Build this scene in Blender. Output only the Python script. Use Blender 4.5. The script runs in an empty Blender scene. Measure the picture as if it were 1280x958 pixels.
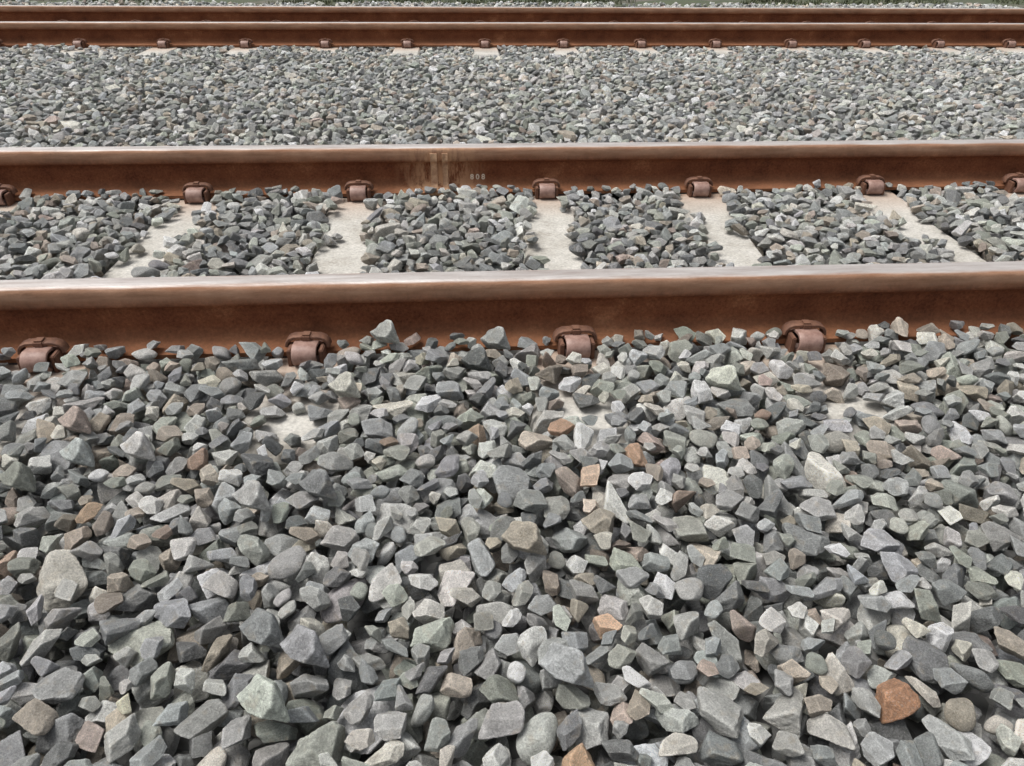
import bpy, bmesh, math, random, time
import numpy as np
from mathutils import Matrix, Vector, Euler, noise
random.seed(7); rng=np.random.default_rng(11)
scene=bpy.context.scene
CAMH=0.857; F=940.0
# ---------------------------------------------------------------- camera
n=Vector((0.00891,-0.8486,-0.529)).normalized()
r=Vector((15400,-424,940)).normalized()
r=(r-n*r.dot(n)).normalized()
d=n.cross(r)
cb=lambda v:(v.x,-v.y,-v.z)
R=Matrix((cb(r),cb(d),cb(n)))
cam=bpy.data.cameras.new('camera'); co=bpy.data.objects.new('camera',cam)
scene.collection.objects.link(co)
co.matrix_world=Matrix.Translation((0,0,CAMH))@R.to_4x4()
cam.sensor_width=36; cam.lens=F/1280*36; cam.clip_start=0.02; cam.clip_end=2000
scene.camera=co
def p2w(px,py,z=0.0):
    v=Vector((px-640,py-479,F)); t=(CAMH-z)/(-(v.dot(n)))
    return (t*v.dot(r),t*v.dot(d))
YA,YB,YC,YD=1.584,2.721,6.28,7.417
# ---------------------------------------------------------------- node helpers
def newmat(name):
    m=bpy.data.materials.new(name); m.use_nodes=True
    nt=m.node_tree; b=nt.nodes['Principled BSDF']; return m,nt,b
def N(nt,t,**k):
    x=nt.nodes.new(t)
    for a,v in k.items(): setattr(x,a,v)
    return x
def L(nt,a,b): nt.links.new(a,b)
def noisen(nt,vec,scale,detail=6,rough=0.6):
    x=N(nt,'ShaderNodeTexNoise'); x.inputs['Scale'].default_value=scale
    x.inputs['Detail'].default_value=detail; x.inputs['Roughness'].default_value=rough
    if vec is not None: L(nt,vec,x.inputs['Vector'])
    return x
def ramp(nt,fac,stops,interp='LINEAR'):
    x=N(nt,'ShaderNodeValToRGB'); e=x.color_ramp; e.interpolation=interp
    while len(e.elements)<len(stops): e.elements.new(0.5)
    for el,(p,c) in zip(e.elements,stops):
        el.position=p; el.color=(c,c,c,1) if not hasattr(c,'__len__') else (*c,1)
    L(nt,fac,x.inputs['Fac']); return x
def mix(nt,fac,a,b,blend='MIX'):
    x=N(nt,'ShaderNodeMix',data_type='RGBA',blend_type=blend)
    for s,v in ((x.inputs[0],fac),(x.inputs[6],a),(x.inputs[7],b)):
        if hasattr(v,'is_output'): L(nt,v,s)
        elif hasattr(v,'__len__'): s.default_value=(*v,1)
        else: s.default_value=v
    return x.outputs[2]
def math_(nt,op,a,b=None,clamp=False):
    x=N(nt,'ShaderNodeMath',operation=op); x.use_clamp=clamp
    for i,v in enumerate((a,b)):
        if v is None: continue
        if hasattr(v,'is_output'): L(nt,v,x.inputs[i])
        else: x.inputs[i].default_value=v
    return x.outputs[0]
def bump(nt,b,h,strength,dist):
    x=N(nt,'ShaderNodeBump'); x.inputs['Strength'].default_value=strength; x.inputs['Distance'].default_value=dist
    L(nt,h,x.inputs['Height']); L(nt,x.outputs[0],b.inputs['Normal'])

# stone
m_stone,nt,b=newmat('ballast_stone')
tc=N(nt,'ShaderNodeTexCoord'); at=N(nt,'ShaderNodeAttribute',attribute_type='INSTANCER',attribute_name='scol')
ao=N(nt,'ShaderNodeAttribute',attribute_type='INSTANCER',attribute_name='soff')
va=N(nt,'ShaderNodeVectorMath',operation='ADD'); L(nt,tc.outputs['Object'],va.inputs[0]); L(nt,ao.outputs['Vector'],va.inputs[1])
V=va.outputs[0]
n1=noisen(nt,V,2.4,2,.6); n2=noisen(nt,V,18,4,.86)
c=mix(nt,1.0,at.outputs['Color'],ramp(nt,n1.outputs[0],[(.3,.84),(.7,1.25)]).outputs[0],'MULTIPLY')
c=mix(nt,1.0,c,ramp(nt,n2.outputs[0],[(.3,.58),(.5,1.04),(.70,1.6)]).outputs[0],'MULTIPLY')
sp=N(nt,'ShaderNodeSeparateColor'); L(nt,n1.outputs['Color'],sp.inputs[0])
sp2=N(nt,'ShaderNodeSeparateColor'); L(nt,n2.outputs['Color'],sp2.inputs[0])
rust=ramp(nt,sp.outputs[1],[(.58,0.0),(.74,.38)]).outputs[0]
c=mix(nt,rust,c,(.48,.40,.29))
pale=ramp(nt,sp2.outputs[1],[(.55,0.0),(.66,.5)]).outputs[0]
c=mix(nt,pale,c,(.70,.695,.66))
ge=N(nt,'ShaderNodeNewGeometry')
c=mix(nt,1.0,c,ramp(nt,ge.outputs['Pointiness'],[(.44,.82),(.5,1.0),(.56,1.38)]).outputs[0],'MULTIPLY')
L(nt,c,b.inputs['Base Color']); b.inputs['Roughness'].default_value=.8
b.inputs['Specular IOR Level'].default_value=.28
bump(nt,b,n2.outputs[0],.75,.045)

def rail_mat(name,weld=None):
    m,nt,b=newmat(name)
    tc=N(nt,'ShaderNodeTexCoord'); O=tc.outputs['Object']
    mp=N(nt,'ShaderNodeMapping'); mp.inputs['Scale'].default_value=(.12,1,1); L(nt,O,mp.inputs[0])
    mp2=N(nt,'ShaderNodeMapping'); mp2.inputs['Scale'].default_value=(.6,1,.7); L(nt,O,mp2.inputs[0])
    s=N(nt,'ShaderNodeSeparateXYZ'); L(nt,O,s.inputs[0])
    a=noisen(nt,mp2.outputs[0],8,7,.75); f=noisen(nt,O,130,4,.75); st=noisen(nt,mp.outputs[0],60,4,.6)
    base=ramp(nt,a.outputs[0],[(.32,(.088,.031,.016)),(.47,(.165,.057,.027)),(.58,(.20,.073,.034)),(.72,(.31,.135,.068))]).outputs[0]
    base=mix(nt,1.0,base,ramp(nt,f.outputs[0],[(.3,.62),(.7,1.38)]).outputs[0],'MULTIPLY')
    low=N(nt,'ShaderNodeMapRange'); L(nt,s.outputs[2],low.inputs[0]); low.inputs[1].default_value=.055; low.inputs[2].default_value=.012
    base=mix(nt,math_(nt,'MULTIPLY',low.outputs[0],math_(nt,'MULTIPLY',a.outputs[0],.8)),base,(.32,.17,.095))
    hd=N(nt,'ShaderNodeMapRange'); L(nt,s.outputs[2],hd.inputs[0]); hd.inputs[1].default_value=.110; hd.inputs[2].default_value=.136
    hs=ramp(nt,st.outputs[0],[(.3,(.27,.145,.088)),(.7,(.42,.26,.175))]).outputs[0]
    hs=mix(nt,1.0,hs,ramp(nt,a.outputs[0],[(.35,.82),(.65,1.15)]).outputs[0],'MULTIPLY')
    base=mix(nt,math_(nt,'MULTIPLY',hd.outputs[0],.85),base,hs)
    if weld is not None:
        dx=math_(nt,'ABSOLUTE',math_(nt,'SUBTRACT',s.outputs[0],weld))
        w=N(nt,'ShaderNodeMapRange'); L(nt,dx,w.inputs[0]); w.inputs[1].default_value=.17; w.inputs[2].default_value=.02
        lowk=N(nt,'ShaderNodeMapRange'); L(nt,s.outputs[2],lowk.inputs[0]); lowk.inputs[1].default_value=.13; lowk.inputs[2].default_value=.02; lowk.inputs[3].default_value=.5
        mp3=N(nt,'ShaderNodeMapping'); mp3.inputs['Scale'].default_value=(1,1,.22); L(nt,O,mp3.inputs[0])
        sn=noisen(nt,mp3.outputs[0],38,5,.75)
        k=math_(nt,'MULTIPLY',w.outputs[0],ramp(nt,sn.outputs[0],[(.40,0.0),(.56,1.0)]).outputs[0])
        k=math_(nt,'MULTIPLY',k,lowk.outputs[0])
        base=mix(nt,k,base,(.62,.37,.21))
    jit=math_(nt,'MULTIPLY',math_(nt,'SUBTRACT',st.outputs[0],.5),.004)
    z=math_(nt,'ADD',s.outputs[2],jit)
    tp=N(nt,'ShaderNodeMapRange'); L(nt,z,tp.inputs[0]); tp.inputs[1].default_value=.1548; tp.inputs[2].default_value=.1582
    steel=ramp(nt,st.outputs[0],[(.3,(.37,.32,.295)),(.5,(.47,.43,.405)),(.7,(.58,.545,.52))]).outputs[0]
    col=mix(nt,tp.outputs[0],base,steel); L(nt,col,b.inputs['Base Color'])
    L(nt,math_(nt,'MULTIPLY',tp.outputs[0],.5),b.inputs['Metallic'])
    rr=N(nt,'ShaderNodeMapRange'); L(nt,tp.outputs[0],rr.inputs[0]); rr.inputs[3].default_value=.88; rr.inputs[4].default_value=.45
    L(nt,rr.outputs[0],b.inputs['Roughness']); b.inputs['Specular IOR Level'].default_value=.15
    bump(nt,b,f.outputs[0],.5,.003)
    return m
def simple(name,c0,c1,scale=40,rough=.75,bs=.4,bd=.003,metal=0):
    m,nt,b=newmat(name); tc=N(nt,'ShaderNodeTexCoord')
    a=noisen(nt,tc.outputs['Object'],scale,5,.7)
    L(nt,ramp(nt,a.outputs[0],[(.3,c0),(.7,c1)]).outputs[0],b.inputs['Base Color'])
    b.inputs['Roughness'].default_value=rough; b.inputs['Metallic'].default_value=metal
    bump(nt,b,a.outputs[0],bs,bd); return m
m_clip=simple('rusty_clip_steel',(.17,.09,.068),(.36,.235,.195),50,.55,.3,.002)
m_plate=simple('rusty_shoulder_iron',(.085,.036,.022),(.19,.09,.052),60,.75,.4,.003)
m_pad=simple('rail_pad_rubber',(.03,.028,.026),(.06,.05,.045))
m_weld=simple('weld_rust',(.28,.14,.075),(.64,.42,.26),45,.8,.6,.004)
m_paint=simple('cream_paint',(.55,.42,.30),(.82,.74,.62),90,.8)
m_conc,nt,b=newmat('sleeper_concrete'); tc=N(nt,'ShaderNodeTexCoord'); O=tc.outputs['Object']
oi=N(nt,'ShaderNodeObjectInfo'); va=N(nt,'ShaderNodeVectorMath',operation='ADD'); L(nt,O,va.inputs[0]); L(nt,oi.outputs['Location'],va.inputs[1])
a=noisen(nt,va.outputs[0],7,5,.7); f=noisen(nt,O,120,4,.75)
c=ramp(nt,a.outputs[0],[(.3,(.32,.295,.255)),(.5,(.44,.42,.38)),(.72,(.54,.52,.48))]).outputs[0]
c=mix(nt,1.0,c,ramp(nt,f.outputs[0],[(.3,.65),(.7,1.22)]).outputs[0],'MULTIPLY')
s=N(nt,'ShaderNodeSeparateXYZ'); L(nt,O,s.inputs[0])
dd=math_(nt,'ABSOLUTE',math_(nt,'SUBTRACT',math_(nt,'ABSOLUTE',s.outputs[1]),.57))
mr=N(nt,'ShaderNodeMapRange'); L(nt,dd,mr.inputs[0]); mr.inputs[1].default_value=.30; mr.inputs[2].default_value=.07
c=mix(nt,math_(nt,'MULTIPLY',mr.outputs[0],math_(nt,'MULTIPLY',a.outputs[0],1.4)),c,(.36,.235,.16))
L(nt,c,b.inputs['Base Color']); b.inputs['Roughness'].default_value=.85; bump(nt,b,f.outputs[0],.5,.004)
m_bed,nt,b=newmat('ballast_bed_gravel'); tc=N(nt,'ShaderNodeTexCoord')
v=N(nt,'ShaderNodeTexVoronoi'); v.inputs['Scale'].default_value=22; L(nt,tc.outputs['Object'],v.inputs['Vector'])
sc=N(nt,'ShaderNodeSeparateColor'); L(nt,v.outputs['Color'],sc.inputs[0])
c=ramp(nt,sc.outputs[0],[(0,(.14,.14,.135)),(1,(.40,.395,.38))])
L(nt,c.outputs[0],b.inputs['Base Color']); b.inputs['Roughness'].default_value=.9
bump(nt,b,math_(nt,'SUBTRACT',1.0,v.outputs['Distance']),1,.03)
m_grass,nt,b=newmat('grass_ground'); tc=N(nt,'ShaderNodeTexCoord')
a=noisen(nt,tc.outputs['Object'],1.3,6,.7)
L(nt,ramp(nt,a.outputs[0],[(.38,(.10,.09,.07)),(.5,(.05,.06,.03)),(.7,(.065,.08,.038))]).outputs[0],b.inputs['Base Color']); b.inputs['Roughness'].default_value=.95

# ---------------------------------------------------------------- mesh helpers
def mkobj(name,me,mat,parent=None,loc=(0,0,0)):
    o=bpy.data.objects.new(name,me); scene.collection.objects.link(o)
    if mat is not None and not me.materials: me.materials.append(mat)
    o.location=loc
    if parent: o.parent=parent
    return o
def sheet(name,x0,x1,y0,y1,z,mat):
    me=bpy.data.meshes.new(name); me.from_pydata([(x0,y0,z),(x1,y0,z),(x1,y1,z),(x0,y1,z)],[],[(0,1,2,3)]); return mkobj(name,me,mat)
sheet('ground',-500,500,-200,900,-.08,m_bed)
sheet('ballast_bed',-40,40,2.8,9.5,-.036,m_bed)

half=[(.070,0),(.070,.0105),(.067,.012),(.045,.0165),(.026,.021),(.016,.028),(.0105,.038),(.0082,.052),(.008,.07),(.0082,.088),(.0105,.099),(.017,.1055),(.032,.110),(.0345,.113),
      (.0355,.120),(.0352,.140),(.0345,.1485),(.0315,.1545),(.026,.1575),(.016,.1588),(.006,.159)]
prof=[(y,z) for y,z in half]+[(-y,z) for y,z in reversed(half)]
def extrude_prof(name,prof,xs,scalefn=None):
    bm=bmesh.new(); rings=[]
    for i,x in enumerate(xs):
        k=scalefn(i) if scalefn else 0
        rings.append([bm.verts.new((x,y+(math.copysign(k,y) if k else 0),z)) for (y,z) in prof])
    m=len(prof)
    for a,b_ in zip(rings,rings[1:]):
        for j in range(m):
            f=bm.faces.new((a[j],a[(j+1)%m],b_[(j+1)%m],b_[j])); f.smooth=True
    bm.faces.new(rings[0]); bm.faces.new(list(reversed(rings[-1])))
    bmesh.ops.recalc_face_normals(bm,faces=bm.faces)
    for e in bm.edges:
        if len(e.link_faces)==2 and e.calc_face_angle(0)>math.radians(50): e.smooth=False
    me=bpy.data.meshes.new(name); bm.to_mesh(me); bm.free(); return me
def ribbon(bm,path,th,w,cx=0.0,mi=0,axis='X'):
    P=[Vector(p) for p in path]; out=[];inn=[]
    for i,p in enumerate(P):
        t=(P[min(i+1,len(P)-1)]-P[max(i-1,0)]).normalized(); nn=Vector((-t.y,t.x))
        out.append(p+nn*th/2); inn.append(p-nn*th/2)
    lo=out+inn[::-1]; m=len(lo)
    def mk(u,q): return (u,q.x,q.y) if axis=='X' else (q.x,u,q.y)
    c=th*.22
    sec=[]
    us=[cx-w/2,cx-w/2+c,cx+w/2-c,cx+w/2]
    cen=[(a+b)/2 for a,b in zip(out,inn)]; cl=cen+cen[::-1]
    for k,u in enumerate(us):
        sec.append([bm.verts.new(mk(u, q+(cc-q)*(.35 if k in(0,3) else 0))) for q,cc in zip(lo,cl)])
    fs=[]
    for a,b_ in zip(sec,sec[1:]):
        for j in range(m): fs.append(bm.faces.new((a[j],a[(j+1)%m],b_[(j+1)%m],b_[j])))
    h=len(P)
    for s_ in (sec[0],sec[-1]):
        for j in range(h-1): fs.append(bm.faces.new((s_[j],s_[j+1],s_[m-2-j],s_[m-1-j])))
    for f in fs: f.material_index=mi; f.smooth=True
    return fs
def box(bm,x0,x1,y0,y1,z0,z1,mi=0,bev=.002):
    res=bmesh.ops.create_cube(bm,size=1); vs=res['verts']
    for v in vs: v.co=Vector(((x0+x1)/2+v.co.x*(x1-x0),(y0+y1)/2+v.co.y*(y1-y0),(z0+z1)/2+v.co.z*(z1-z0)))
    fs={f for v in vs for f in v.link_faces}
    for f in fs: f.material_index=mi
    if bev: 
        es={e for v in vs for e in v.link_edges}
        rr=bmesh.ops.bevel(bm,geom=list(es),offset=bev,segments=2,affect='EDGES')
        for f in rr['faces']: f.material_index=mi
bm=bmesh.new()
cy,cz,R0=-.030,.020,.021
path=[(.026,.0205),(.014,.0235),(.002,.032),(-.008,.0385)]
for k in range(0,17):
    a_=math.radians(75+k*(245/16)); path.append((cy+R0*math.cos(a_),cz+R0*math.sin(a_)))
ribbon(bm,path,.008,.054,0,0)
ar=[(-.047,.026),(-.045,.036),(-.039,.044),(-.028,.0485),(0,.0495),(.028,.0485),(.039,.044),(.045,.036),(.047,.026)]
ribbon(bm,ar,.008,.026,.004,1,'Y')
box(bm,-.040,-.030,-.040,.004,-.012,.034,1); box(bm,.030,.040,-.040,.004,-.012,.034,1)
box(bm,-.012,.012,-.012,.014,.036,.0575,1,.004)
box(bm,-.034,.034,.003,.030,.012,.018,1,.001)
bmesh.ops.recalc_face_normals(bm,faces=bm.faces)
for e in bm.edges:
    if len(e.link_faces)==2 and e.calc_face_angle(0)>math.radians(40): e.smooth=False
clip_me=bpy.data.meshes.new('rail_clip'); bm.to_mesh(clip_me); bm.free()
clip_me.materials.append(m_clip); clip_me.materials.append(m_plate)
def sleeper_mesh():
    bm=bmesh.new(); ys=[-1.0,-.97,-.75,-.36,-.2,.2,.36,.75,.97,1.0]
    rings=[]
    for y in ys:
        e=abs(y)
        tw=.095 if e>.3 else .085; top=-.006 if .3<e<.99 else (-.014 if e<.3 else -.03)
        bw=.135; c=.010
        rings.append([bm.verts.new(q) for q in [(-bw,y,-.21),(-tw-c*.4,y,top-c),(-tw+c*.5,y,top),(tw-c*.5,y,top),(tw+c*.4,y,top-c),(bw,y,-.21)]])
    for a,b_ in zip(rings,rings[1:]):
        for j in range(6): bm.faces.new((a[j],a[(j+1)%6],b_[(j+1)%6],b_[j]))
    bm.faces.new(rings[0]); bm.faces.new(rings[-1]); bmesh.ops.recalc_face_normals(bm,faces=bm.faces)
    me=bpy.data.meshes.new('concrete_sleeper'); bm.to_mesh(me); bm.free(); return me
sl_me=sleeper_mesh(); sl_me.materials.append(m_conc)
bm=bmesh.new(); box(bm,-.085,.085,-.068,.068,-.008,.0005,0,0); pad_me=bpy.data.meshes.new('rail_pad'); bm.to_mesh(pad_me); bm.free(); pad_me.materials.append(m_pad)

xa=[p2w(px,py)[0] for px,py in [(66,445),(388,440),(715,433),(1000,428)]]
xb=[p2w(px,py)[0] for px,py in [(251,245),(450,243),(682,240),(868,236)]]
fx=[p2w(6,250)[0]]; gx=[p2w(1079,234)[0],p2w(1257,231)[0]]
SL1=[(a,b_) for a,b_ in zip(xa,xb)]
sk=sum(b_-a for a,b_ in SL1)/4
SL1=[(fx[0]-sk,fx[0])]+SL1+[(g-sk,g) for g in gx]
while SL1[-1][0]<6: SL1.append((SL1[-1][0]+.59,SL1[-1][1]+.59))
while SL1[0][0]>-6: SL1.insert(0,(SL1[0][0]-.59,SL1[0][1]-.59))
xc0=p2w(207,58)[0]; SL2=[xc0]
while SL2[-1]<8.5: SL2.append(SL2[-1]+.6+random.uniform(-.015,.015))
while SL2[0]>-8.5: SL2.insert(0,SL2[0]-.6+random.uniform(-.015,.015))
SL2=[(x,x) for x in SL2]
def track(name,y1,y2,SL,mr1,mr2):
    root=bpy.data.objects.new(name,None); scene.collection.objects.link(root)
    for k,(yy,mm) in enumerate(((y1,mr1),(y2,mr2))):
        me=extrude_prof('rail',prof,[-45,45]); mkobj(f'{name}_rail_{k+1}',me,mm,root,(0,yy,0))
    for i,(a,b_) in enumerate(SL):
        ang=math.atan2(-(b_-a),y2-y1)
        o=mkobj(f'{name}_sleeper_{i}',sl_me,None,root,((a+b_)/2,(y1+y2)/2,0)); o.rotation_euler[2]=ang
        for k,(xx,yy) in enumerate(((a,y1),(b_,y2))):
            p=mkobj(f'{name}_pad_{i}_{k}',pad_me,None,root,(xx,yy,0)); p.rotation_euler[2]=ang*.3
            c1=mkobj(f'{name}_clip_{i}_{k}_front',clip_me,None,root,(xx+random.uniform(-.004,.004),yy-.07,0)); c1.rotation_euler[2]=random.uniform(-.05,.05)
            c2=mkobj(f'{name}_clip_{i}_{k}_back',clip_me,None,root,(xx,yy+.07,0)); c2.rotation_euler[2]=math.pi
    return root
mrail=rail_mat('rusty_rail'); XWELD=p2w(552,240)[0]
mrailw=rail_mat('rusty_rail_welded',XWELD)
t1=track('railway_track',YA,YB,SL1,mrail,mrailw); t2=track('railway_track.001',YC,YD,SL2,mrail,mrail)
cp=[(y+math.copysign(.0035,y),z+ (.002 if z<.1 else 0)) for y,z in prof if z<.148 and z>.009]
for q,(a0,a1) in enumerate(((-.036,-.012),(.006,.026))):
    me=extrude_prof('weld_collar',cp,[XWELD+a0,XWELD+a0+.005,XWELD+a1-.005,XWELD+a1],lambda i:(-.004 if i in(0,3) else 0))
    mkobj(f'weld_collar_{q}',me,m_weld,t1,(0,YB,0))
def paint_text(txt,x,z,size):
    cu=bpy.data.curves.new('t','FONT'); cu.body=txt; cu.size=size; cu.extrude=.0004; cu.offset=.0008
    o=bpy.data.objects.new('painted_mark',cu); scene.collection.objects.link(o)
    o.rotation_euler=(math.pi/2,0,0); o.location=(x,YB-.0112,z)
    bpy.context.view_layer.update(); dg=bpy.context.evaluated_depsgraph_get()
    me=bpy.data.meshes.new_from_object(o.evaluated_get(dg)); mw=o.matrix_world.copy()
    bpy.data.objects.remove(o); me.materials.clear()
    q=mkobj('painted_mark',me,m_paint,t1); q.matrix_world=mw
paint_text('8 0 8',XWELD+.105,.040,.026)

# ---------------------------------------------------------------- stones
bm=bmesh.new(); bmesh.ops.create_icosphere(bm,subdivisions=5,radius=1); 
U=np.array([v.co[:] for v in bm.verts]); FACES=[[v.index for v in f.verts] for f in bm.faces]; bm.free()
NV=76; rocks=bpy.data.collections.new('ballast_stone_shapes'); RV=[]
for i in range(NV):
    g=np.random.default_rng(700+i); peb=(i%13==0); semi=(i%13 in(4,9))
    k=g.integers(7,12) if not peb else 12; nr=g.normal(size=(k,3)); nr/=np.linalg.norm(nr,axis=1)[:,None]
    for _ in range(12):
        dlt=nr[:,None]-nr[None]; ds=np.linalg.norm(dlt,axis=2)+np.eye(k); nr+=.06*(dlt/ds[...,None]**3).sum(1); nr/=np.linalg.norm(nr,axis=1)[:,None]
    nr=nr+g.normal(size=nr.shape)*.20; nr/=np.linalg.norm(nr,axis=1)[:,None]
    dd=g.uniform(.50,1.0,size=k) if not peb else g.uniform(.85,1,size=k)
    p=g.uniform(5,7) if peb else (g.uniform(12,18) if semi else g.uniform(35,90))
    q=np.clip(U@nr.T/dd,1e-4,None); rr=(q**p).sum(1)**(-1/p)
    cap=1.32+.2*g.random(); rr=(rr**-30+cap**-30)**(-1/30)
    off=Vector(g.uniform(-50,50,3)); nz=np.array([noise.noise(Vector(u*1.6)+off)*.08+noise.noise(Vector(u*5)+off)*.034+noise.noise(Vector(u*13)+off)*.020 for u in U])
    if peb: nz*=.5
    P=U*(rr*(1+nz))[:,None]*np.array([1,g.uniform(.58,.94),g.uniform(.42,.76)])
    P-=(P.max(0)+P.min(0))/2; P/=np.prod(P.max(0)-P.min(0))**(1/3)
    RV.append(P)
    me=bpy.data.meshes.new(f'stone_{i:02d}'); me.from_pydata(P.tolist(),[],FACES); me.polygons.foreach_set('use_smooth',[True]*len(FACES)); me.materials.append(m_stone)
    o=bpy.data.objects.new(f'stone_{i:02d}',me); rocks.objects.link(o)
def entries(cell,count,med,seed,lo=.022,hi=.066,sg=.28):
    g=np.random.default_rng(seed); E=[]
    for e in range(count):
        i=g.integers(NV); sc=float(np.clip(med*math.exp(g.normal()*sg),lo,hi))
        eu=Euler((g.normal()*.38,g.normal()*.38,g.uniform(0,6.283)),'XYZ')
        if g.random()<.15: eu=Euler(tuple(g.uniform(0,6.28,3)),'XYZ')
        M=np.array(eu.to_matrix()); P=(RV[i]@M.T)*sc
        h=int(math.ceil(np.abs(P[:,:2]).max()/cell))+1; w=2*h+1
        ix=np.rint(P[:,0]/cell).astype(int)+h; iy=np.rint(P[:,1]/cell).astype(int)+h
        lw=np.full((w,w),9.0); up=np.full((w,w),-9.0)
        np.minimum.at(lw,(ix,iy),P[:,2]); np.maximum.at(up,(ix,iy),P[:,2])
        mk=up>-8
        E.append((i,eu,sc,h,w,lw,up,mk,int(mk.sum())))
    return E
PTS=[];ROT=[];SC=[];IDX=[];TOPZ=[]
def fill(x0,x1,y0,y1,cell,base,target,blocked,attempts,E,seed,setup=None,sink=.003,tol=.010,K=5):
    g=np.random.default_rng(seed); pad=.06
    nx=int((x1-x0+2*pad)/cell)+1; ny=int((y1-y0+2*pad)/cell)+1
    gx=x0-pad+np.arange(nx)*cell; gy=y0-pad+np.arange(ny)*cell
    X,Y=np.meshgrid(gx,gy,indexing='ij')
    H=np.full((nx,ny),base,float); 
    if setup: setup(X,Y,H)
    TG=target(X,Y); BL=blocked(X,Y)
    ok=~BL; ok[:int(pad/cell)]=False; ok[-int(pad/cell):]=False; ok[:,:int(pad/cell)]=False; ok[:,-int(pad/cell):]=False
    OI=np.argwhere(ok); nO=len(OI)
    for a in range(attempts):
        cand=OI[g.integers(0,nO,14)]
        df=TG[cand[:,0],cand[:,1]]-H[cand[:,0],cand[:,1]]
        o=np.argsort(-df)[:K]; best=None
        for q in o:
            if df[q]<.004: break
            e=E[g.integers(len(E))]; h,w=e[3],e[4]; ci,cj=cand[q]
            i0,j0=ci-h,cj-h
            if i0<0 or j0<0 or i0+w>nx or j0+w>ny: continue
            Hs=H[i0:i0+w,j0:j0+w]
            z=(Hs-e[5])[e[7]].max()-sink
            top=z+e[6][h,h]
            if top>TG[ci,cj]+tol: continue
            gap=((e[5]+z-Hs)[e[7]]).mean()
            cost=gap+.6*(top-TG[ci,cj])
            if best is None or cost<best[0]: best=(cost,e,ci,cj,z,i0,j0,w,top)
        if best is None: continue
        _,e,ci,cj,z,i0,j0,w,top=best
        Hs=H[i0:i0+w,j0:j0+w]; np.maximum(Hs,np.where(e[7],e[6]+z,-9),out=Hs)
        PTS.append((gx[ci],gy[cj],z)); ROT.append(tuple(e[1])); SC.append(e[2]); IDX.append(e[0]); TOPZ.append(top)
def nz2(X,Y,s,a,seed=0):
    g=np.random.default_rng(seed); o=np.zeros_like(X)
    for k in range(7):
        th=g.uniform(0,6.28); f=s*g.uniform(.6,1.8); o+=np.sin((X*math.cos(th)+Y*math.sin(th))*f+g.uniform(0,6.28))
    return o*a/2.6
def slx(pair,Y,y1,y2): return pair[0]+(pair[1]-pair[0])*(Y-y1)/(y2-y1)
def setup_for(y1,y2,SL,full=True):
    def f(X,Y,H):
        for pr in SL:
            if pr[0]<X.min()-.3 or pr[0]>X.max()+.3: continue
            dx=np.abs(X-slx(pr,Y,y1,y2)); m=(np.abs(Y-(y1+y2)/2)<1.0)
            H[m&(dx<.095)]=np.maximum(H[m&(dx<.095)],-.006)
            for yr in (y1,y2):
                xr=pr[0] if yr==y1 else pr[1]
                H[(np.abs(X-xr)<.050)&(np.abs(Y-yr)<.128)]=1
        for yr in (y1,y2):
            dy=np.abs(Y-yr); H[dy<.072]=np.maximum(H[dy<.072],.014); H[dy<.050]=np.maximum(H[dy<.050],.022); H[dy<.042]=1
    return f
def both(X,Y,H): setup_for(YA,YB,SL1)(X,Y,H); setup_for(YC,YD,SL2)(X,Y,H)
holes=[p2w(362,527),p2w(722,516),p2w(1050,506)]
EN=entries(.003,1100,.0435,1); EF=entries(.006,600,.043,2,sg=.24)
def ell(X,Y,k=1.0):
    m=np.zeros(X.shape)
    for (hx,hy),(rx,ry) in zip(holes,((.052,.036),(.058,.040),(.044,.032))): m=np.maximum(m,np.exp(-(((X-hx)/rx)**2+((Y-hy+.012)/ry)**2)*k))
    return m
fill(-2.1,2.1,.2,YA-.045,.003,-.075,lambda X,Y:.026+nz2(X,Y,9,.003,1)+np.clip(Y-1.25,0,1)*.03-np.clip(.9-Y,0,1)*.02-.016*ell(X,Y,.35),lambda X,Y:ell(X,Y)>math.exp(-1),20000,EN,21,setup_for(YA,YB,SL1))
def blk_crib(X,Y):
    m=np.zeros(X.shape,bool); j=nz2(X,Y,30,.028,5)
    for pr in SL1: m|=np.abs(X-slx(pr,Y,YA,YB))<.068+j
    return m
fill(-2.7,2.7,YA+.045,YB-.045,.004,-.075,lambda X,Y:.024+nz2(X,Y,8,.006,2),blk_crib,14000,entries(.004,600,.043,3),22,setup_for(YA,YB,SL1))
def blk_mid(X,Y):
    m=np.zeros(X.shape,bool)
    for k,pr in enumerate(SL2): m|=(np.abs(X-pr[0]-.02*math.sin(k*5))<.045+.03*math.sin(k*3.7))&(np.abs(Y-(YC-.18))<.06+.06*math.sin(k*2.3))
    return m
fill(-5.6,5.6,YB+.045,YC-.045,.006,-.036,lambda X,Y:.018+nz2(X,Y,5,.010,3)-.018*np.clip((Y-5.4)/.7,0,1),blk_mid,40000,EF,23,both,K=4)
fill(-6.5,6.5,YC+.045,YD-.045,.006,-.036,lambda X,Y:.010+nz2(X,Y,5,.006,4),lambda X,Y:np.zeros(X.shape,bool),9000,EF,24,both,K=3)
fill(-6.5,6.5,YD+.045,YD+2.1,.006,-.036,lambda X,Y:.01+nz2(X,Y,5,.008,4),lambda X,Y:np.zeros(X.shape,bool),11000,EF,25,both,K=3)
PTS=np.array(PTS); NP=len(PTS)
pal=[((.38,.392,.388),.21),((.48,.48,.458),.20),((.405,.42,.37),.16),((.235,.24,.238),.12),((.64,.63,.595),.135),((.47,.415,.345),.095),((.72,.69,.61),.06),((.49,.40,.35),.012),((.37,.31,.265),.012)]
pw=np.array([p[1] for p in pal]); pw/=pw.sum()
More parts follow.
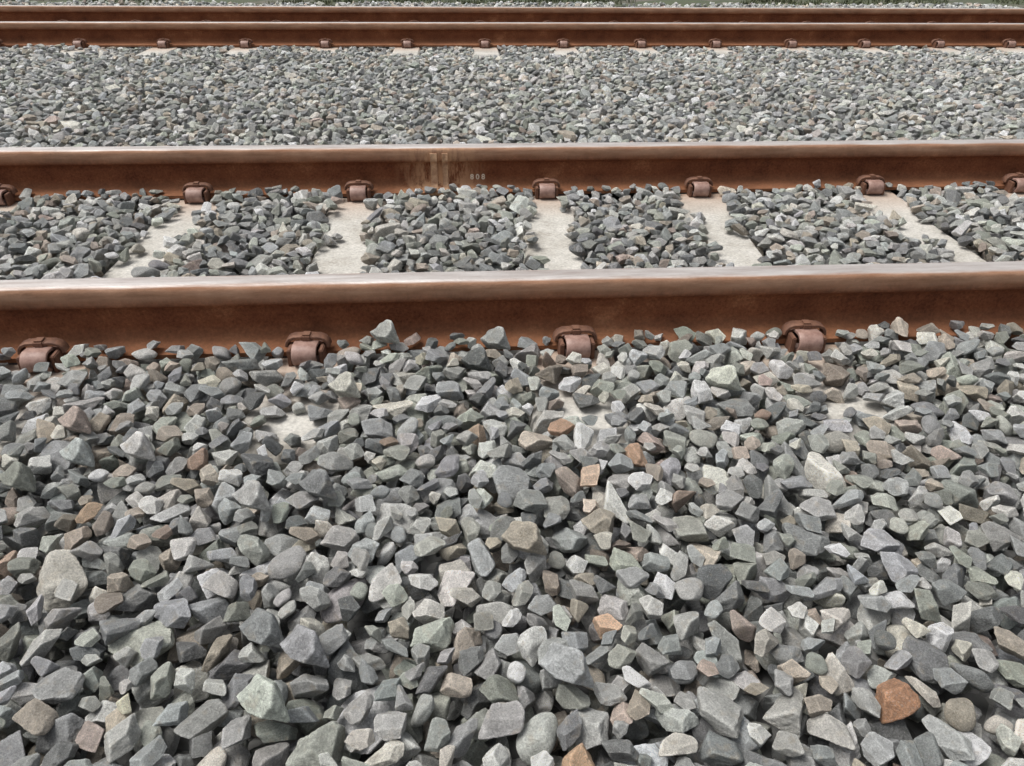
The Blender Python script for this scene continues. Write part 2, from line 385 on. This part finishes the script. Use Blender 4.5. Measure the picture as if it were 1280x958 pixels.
ci=rng.choice(len(pal),size=NP,p=pw); COL=np.array([p[0] for p in pal])[ci]*np.exp(rng.normal(size=(NP,1))*.22)*(1+rng.normal(size=(NP,3))*.014)
TOPZ=np.array(TOPZ)
heroes=[((760,780),(.72,.50,.35)),((735,925),(.60,.41,.27)),((195,880),(.78,.75,.58)),((745,605),(.66,.50,.38)),((112,640),(.50,.37,.26)),((1165,872),(.45,.25,.15)),((700,540),(.50,.33,.23)),((262,475),(.70,.67,.55)),((65,518),(.66,.64,.57)),((955,517),(.40,.29,.23)),((480,545),(.34,.26,.20)),((592,525),(.46,.35,.26)),((1140,790),(.74,.71,.61)),((1005,480),(.70,.64,.51)),((525,640),(.5,.5,.48)),((10,690),(.60,.45,.35)),((1108,555),(.44,.38,.32)),((800,565),(.54,.36,.25)),((455,885),(.47,.46,.44)),((598,940),(.74,.74,.70)),((260,570),(.42,.30,.23)),((200,665),(.38,.30,.25)),((870,620),(.40,.31,.25)),((680,450),(.42,.33,.27)),((495,575),(.70,.66,.55))]
for (px,py),c in heroes:
    w=p2w(px,py,.03); dd=np.hypot(PTS[:,0]-w[0],PTS[:,1]-w[1])-(TOPZ>.02)*1.0
    COL[int(np.argmin(dd))]=c
COL=np.clip(COL,.06,.8)
me=bpy.data.meshes.new('ballast_gravel'); me.from_pydata(PTS.tolist(),[],[])
def attr(nm,typ,data,key):
    a=me.attributes.new(nm,typ,'POINT'); a.data.foreach_set(key,np.asarray(data).ravel())
attr('srot','FLOAT_VECTOR',np.array(ROT,dtype=np.float32),'vector')
attr('ssc','FLOAT',np.array(SC,dtype=np.float32),'value')
attr('sidx','INT',np.array(IDX,dtype=np.int32),'value')
attr('scol','FLOAT_VECTOR',COL.astype(np.float32),'vector')
attr('soff','FLOAT_VECTOR',rng.uniform(-40,40,size=(NP,3)).astype(np.float32),'vector')
gob=mkobj('ballast_gravel',me,m_stone)
ng=bpy.data.node_groups.new('scatter_stones','GeometryNodeTree')
ng.interface.new_socket('Geometry',in_out='INPUT',socket_type='NodeSocketGeometry'); ng.interface.new_socket('Geometry',in_out='OUTPUT',socket_type='NodeSocketGeometry')
gi=ng.nodes.new('NodeGroupInput'); go=ng.nodes.new('NodeGroupOutput')
ip=ng.nodes.new('GeometryNodeInstanceOnPoints'); ci_=ng.nodes.new('GeometryNodeCollectionInfo')
ci_.inputs[0].default_value=rocks; ci_.inputs['Separate Children'].default_value=True; ci_.inputs['Reset Children'].default_value=True
def na(nm,t):
    x=ng.nodes.new('GeometryNodeInputNamedAttribute'); x.data_type=t; x.inputs[0].default_value=nm; return x.outputs[0]
e2r=ng.nodes.new('FunctionNodeEulerToRotation'); ng.links.new(na('srot','FLOAT_VECTOR'),e2r.inputs[0])
ng.links.new(gi.outputs[0],ip.inputs['Points']); ng.links.new(ci_.outputs[0],ip.inputs['Instance']); ip.inputs['Pick Instance'].default_value=True
ng.links.new(na('sidx','INT'),ip.inputs['Instance Index']); ng.links.new(e2r.outputs[0],ip.inputs['Rotation']); ng.links.new(na('ssc','FLOAT'),ip.inputs['Scale'])
ng.links.new(ip.outputs[0],go.inputs[0])
md=gob.modifiers.new('scatter','NODES'); md.node_group=ng

# ---------------------------------------------------------------- grass verge
sheet('grass_verge',-500,500,9.5,900,-.03,m_grass)
m_bl=simple('grass_blades',(.045,.055,.025),(.10,.11,.05),3,.8,0)
vs=[];fs=[]
g=np.random.default_rng(5)
for t in range(2000):
    cx=g.uniform(-9,9); cy_=9.55+abs(g.normal())*.9
    if nz2(np.array([cx]),np.array([cy_]),2.2,1.0,9)[0]<-.1: continue
    for b_ in range(9):
        a_=g.uniform(0,6.28); hgt=g.uniform(.02,.06); w=g.uniform(.003,.006); x=cx+g.normal()*.03; y=cy_+g.normal()*.03
        lx,ly=math.cos(a_)*hgt*.6,math.sin(a_)*hgt*.6; px,py=-math.sin(a_)*w,math.cos(a_)*w
        k=len(vs); vs+= [(x-px,y-py,-.03),(x+px,y+py,-.03),(x+lx*.4+px*.8,y+ly*.4+py*.8,-.03+hgt*.65),(x+lx*.4-px*.8,y+ly*.4-py*.8,-.03+hgt*.65),(x+lx,y+ly,-.03+hgt)]
        fs+=[(k,k+1,k+2,k+3),(k+3,k+2,k+4)]
me=bpy.data.meshes.new('grass_tufts'); me.from_pydata(vs,[],fs); mkobj('grass_tufts',me,m_bl)

# ---------------------------------------------------------------- light
w=bpy.data.worlds.new('World'); scene.world=w; w.use_nodes=True; nt=w.node_tree
bg=nt.nodes['Background']; sky=nt.nodes.new('ShaderNodeTexSky'); sky.sky_type='NISHITA'; sky.sun_disc=False
EL,AZ=math.radians(64),math.radians(-80)
sky.sun_elevation=EL; sky.sun_rotation=AZ; sky.air_density=1.0; sky.dust_density=4.0
hs=nt.nodes.new('ShaderNodeHueSaturation'); hs.inputs['Saturation'].default_value=.25
nt.links.new(sky.outputs[0],hs.inputs['Color']); nt.links.new(hs.outputs[0],bg.inputs[0]); bg.inputs[1].default_value=.15
sun=bpy.data.lights.new('sun','SUN'); sun.energy=3.4; sun.angle=math.radians(34); sun.color=(1,.975,.935)
so=bpy.data.objects.new('sun',sun); scene.collection.objects.link(so)
dv=Vector((math.sin(AZ)*math.cos(EL),math.cos(AZ)*math.cos(EL),math.sin(EL)))
so.rotation_euler=dv.to_track_quat('Z','Y').to_euler()
scene.view_settings.view_transform='Standard'; scene.view_settings.look='None'; scene.view_settings.exposure=0
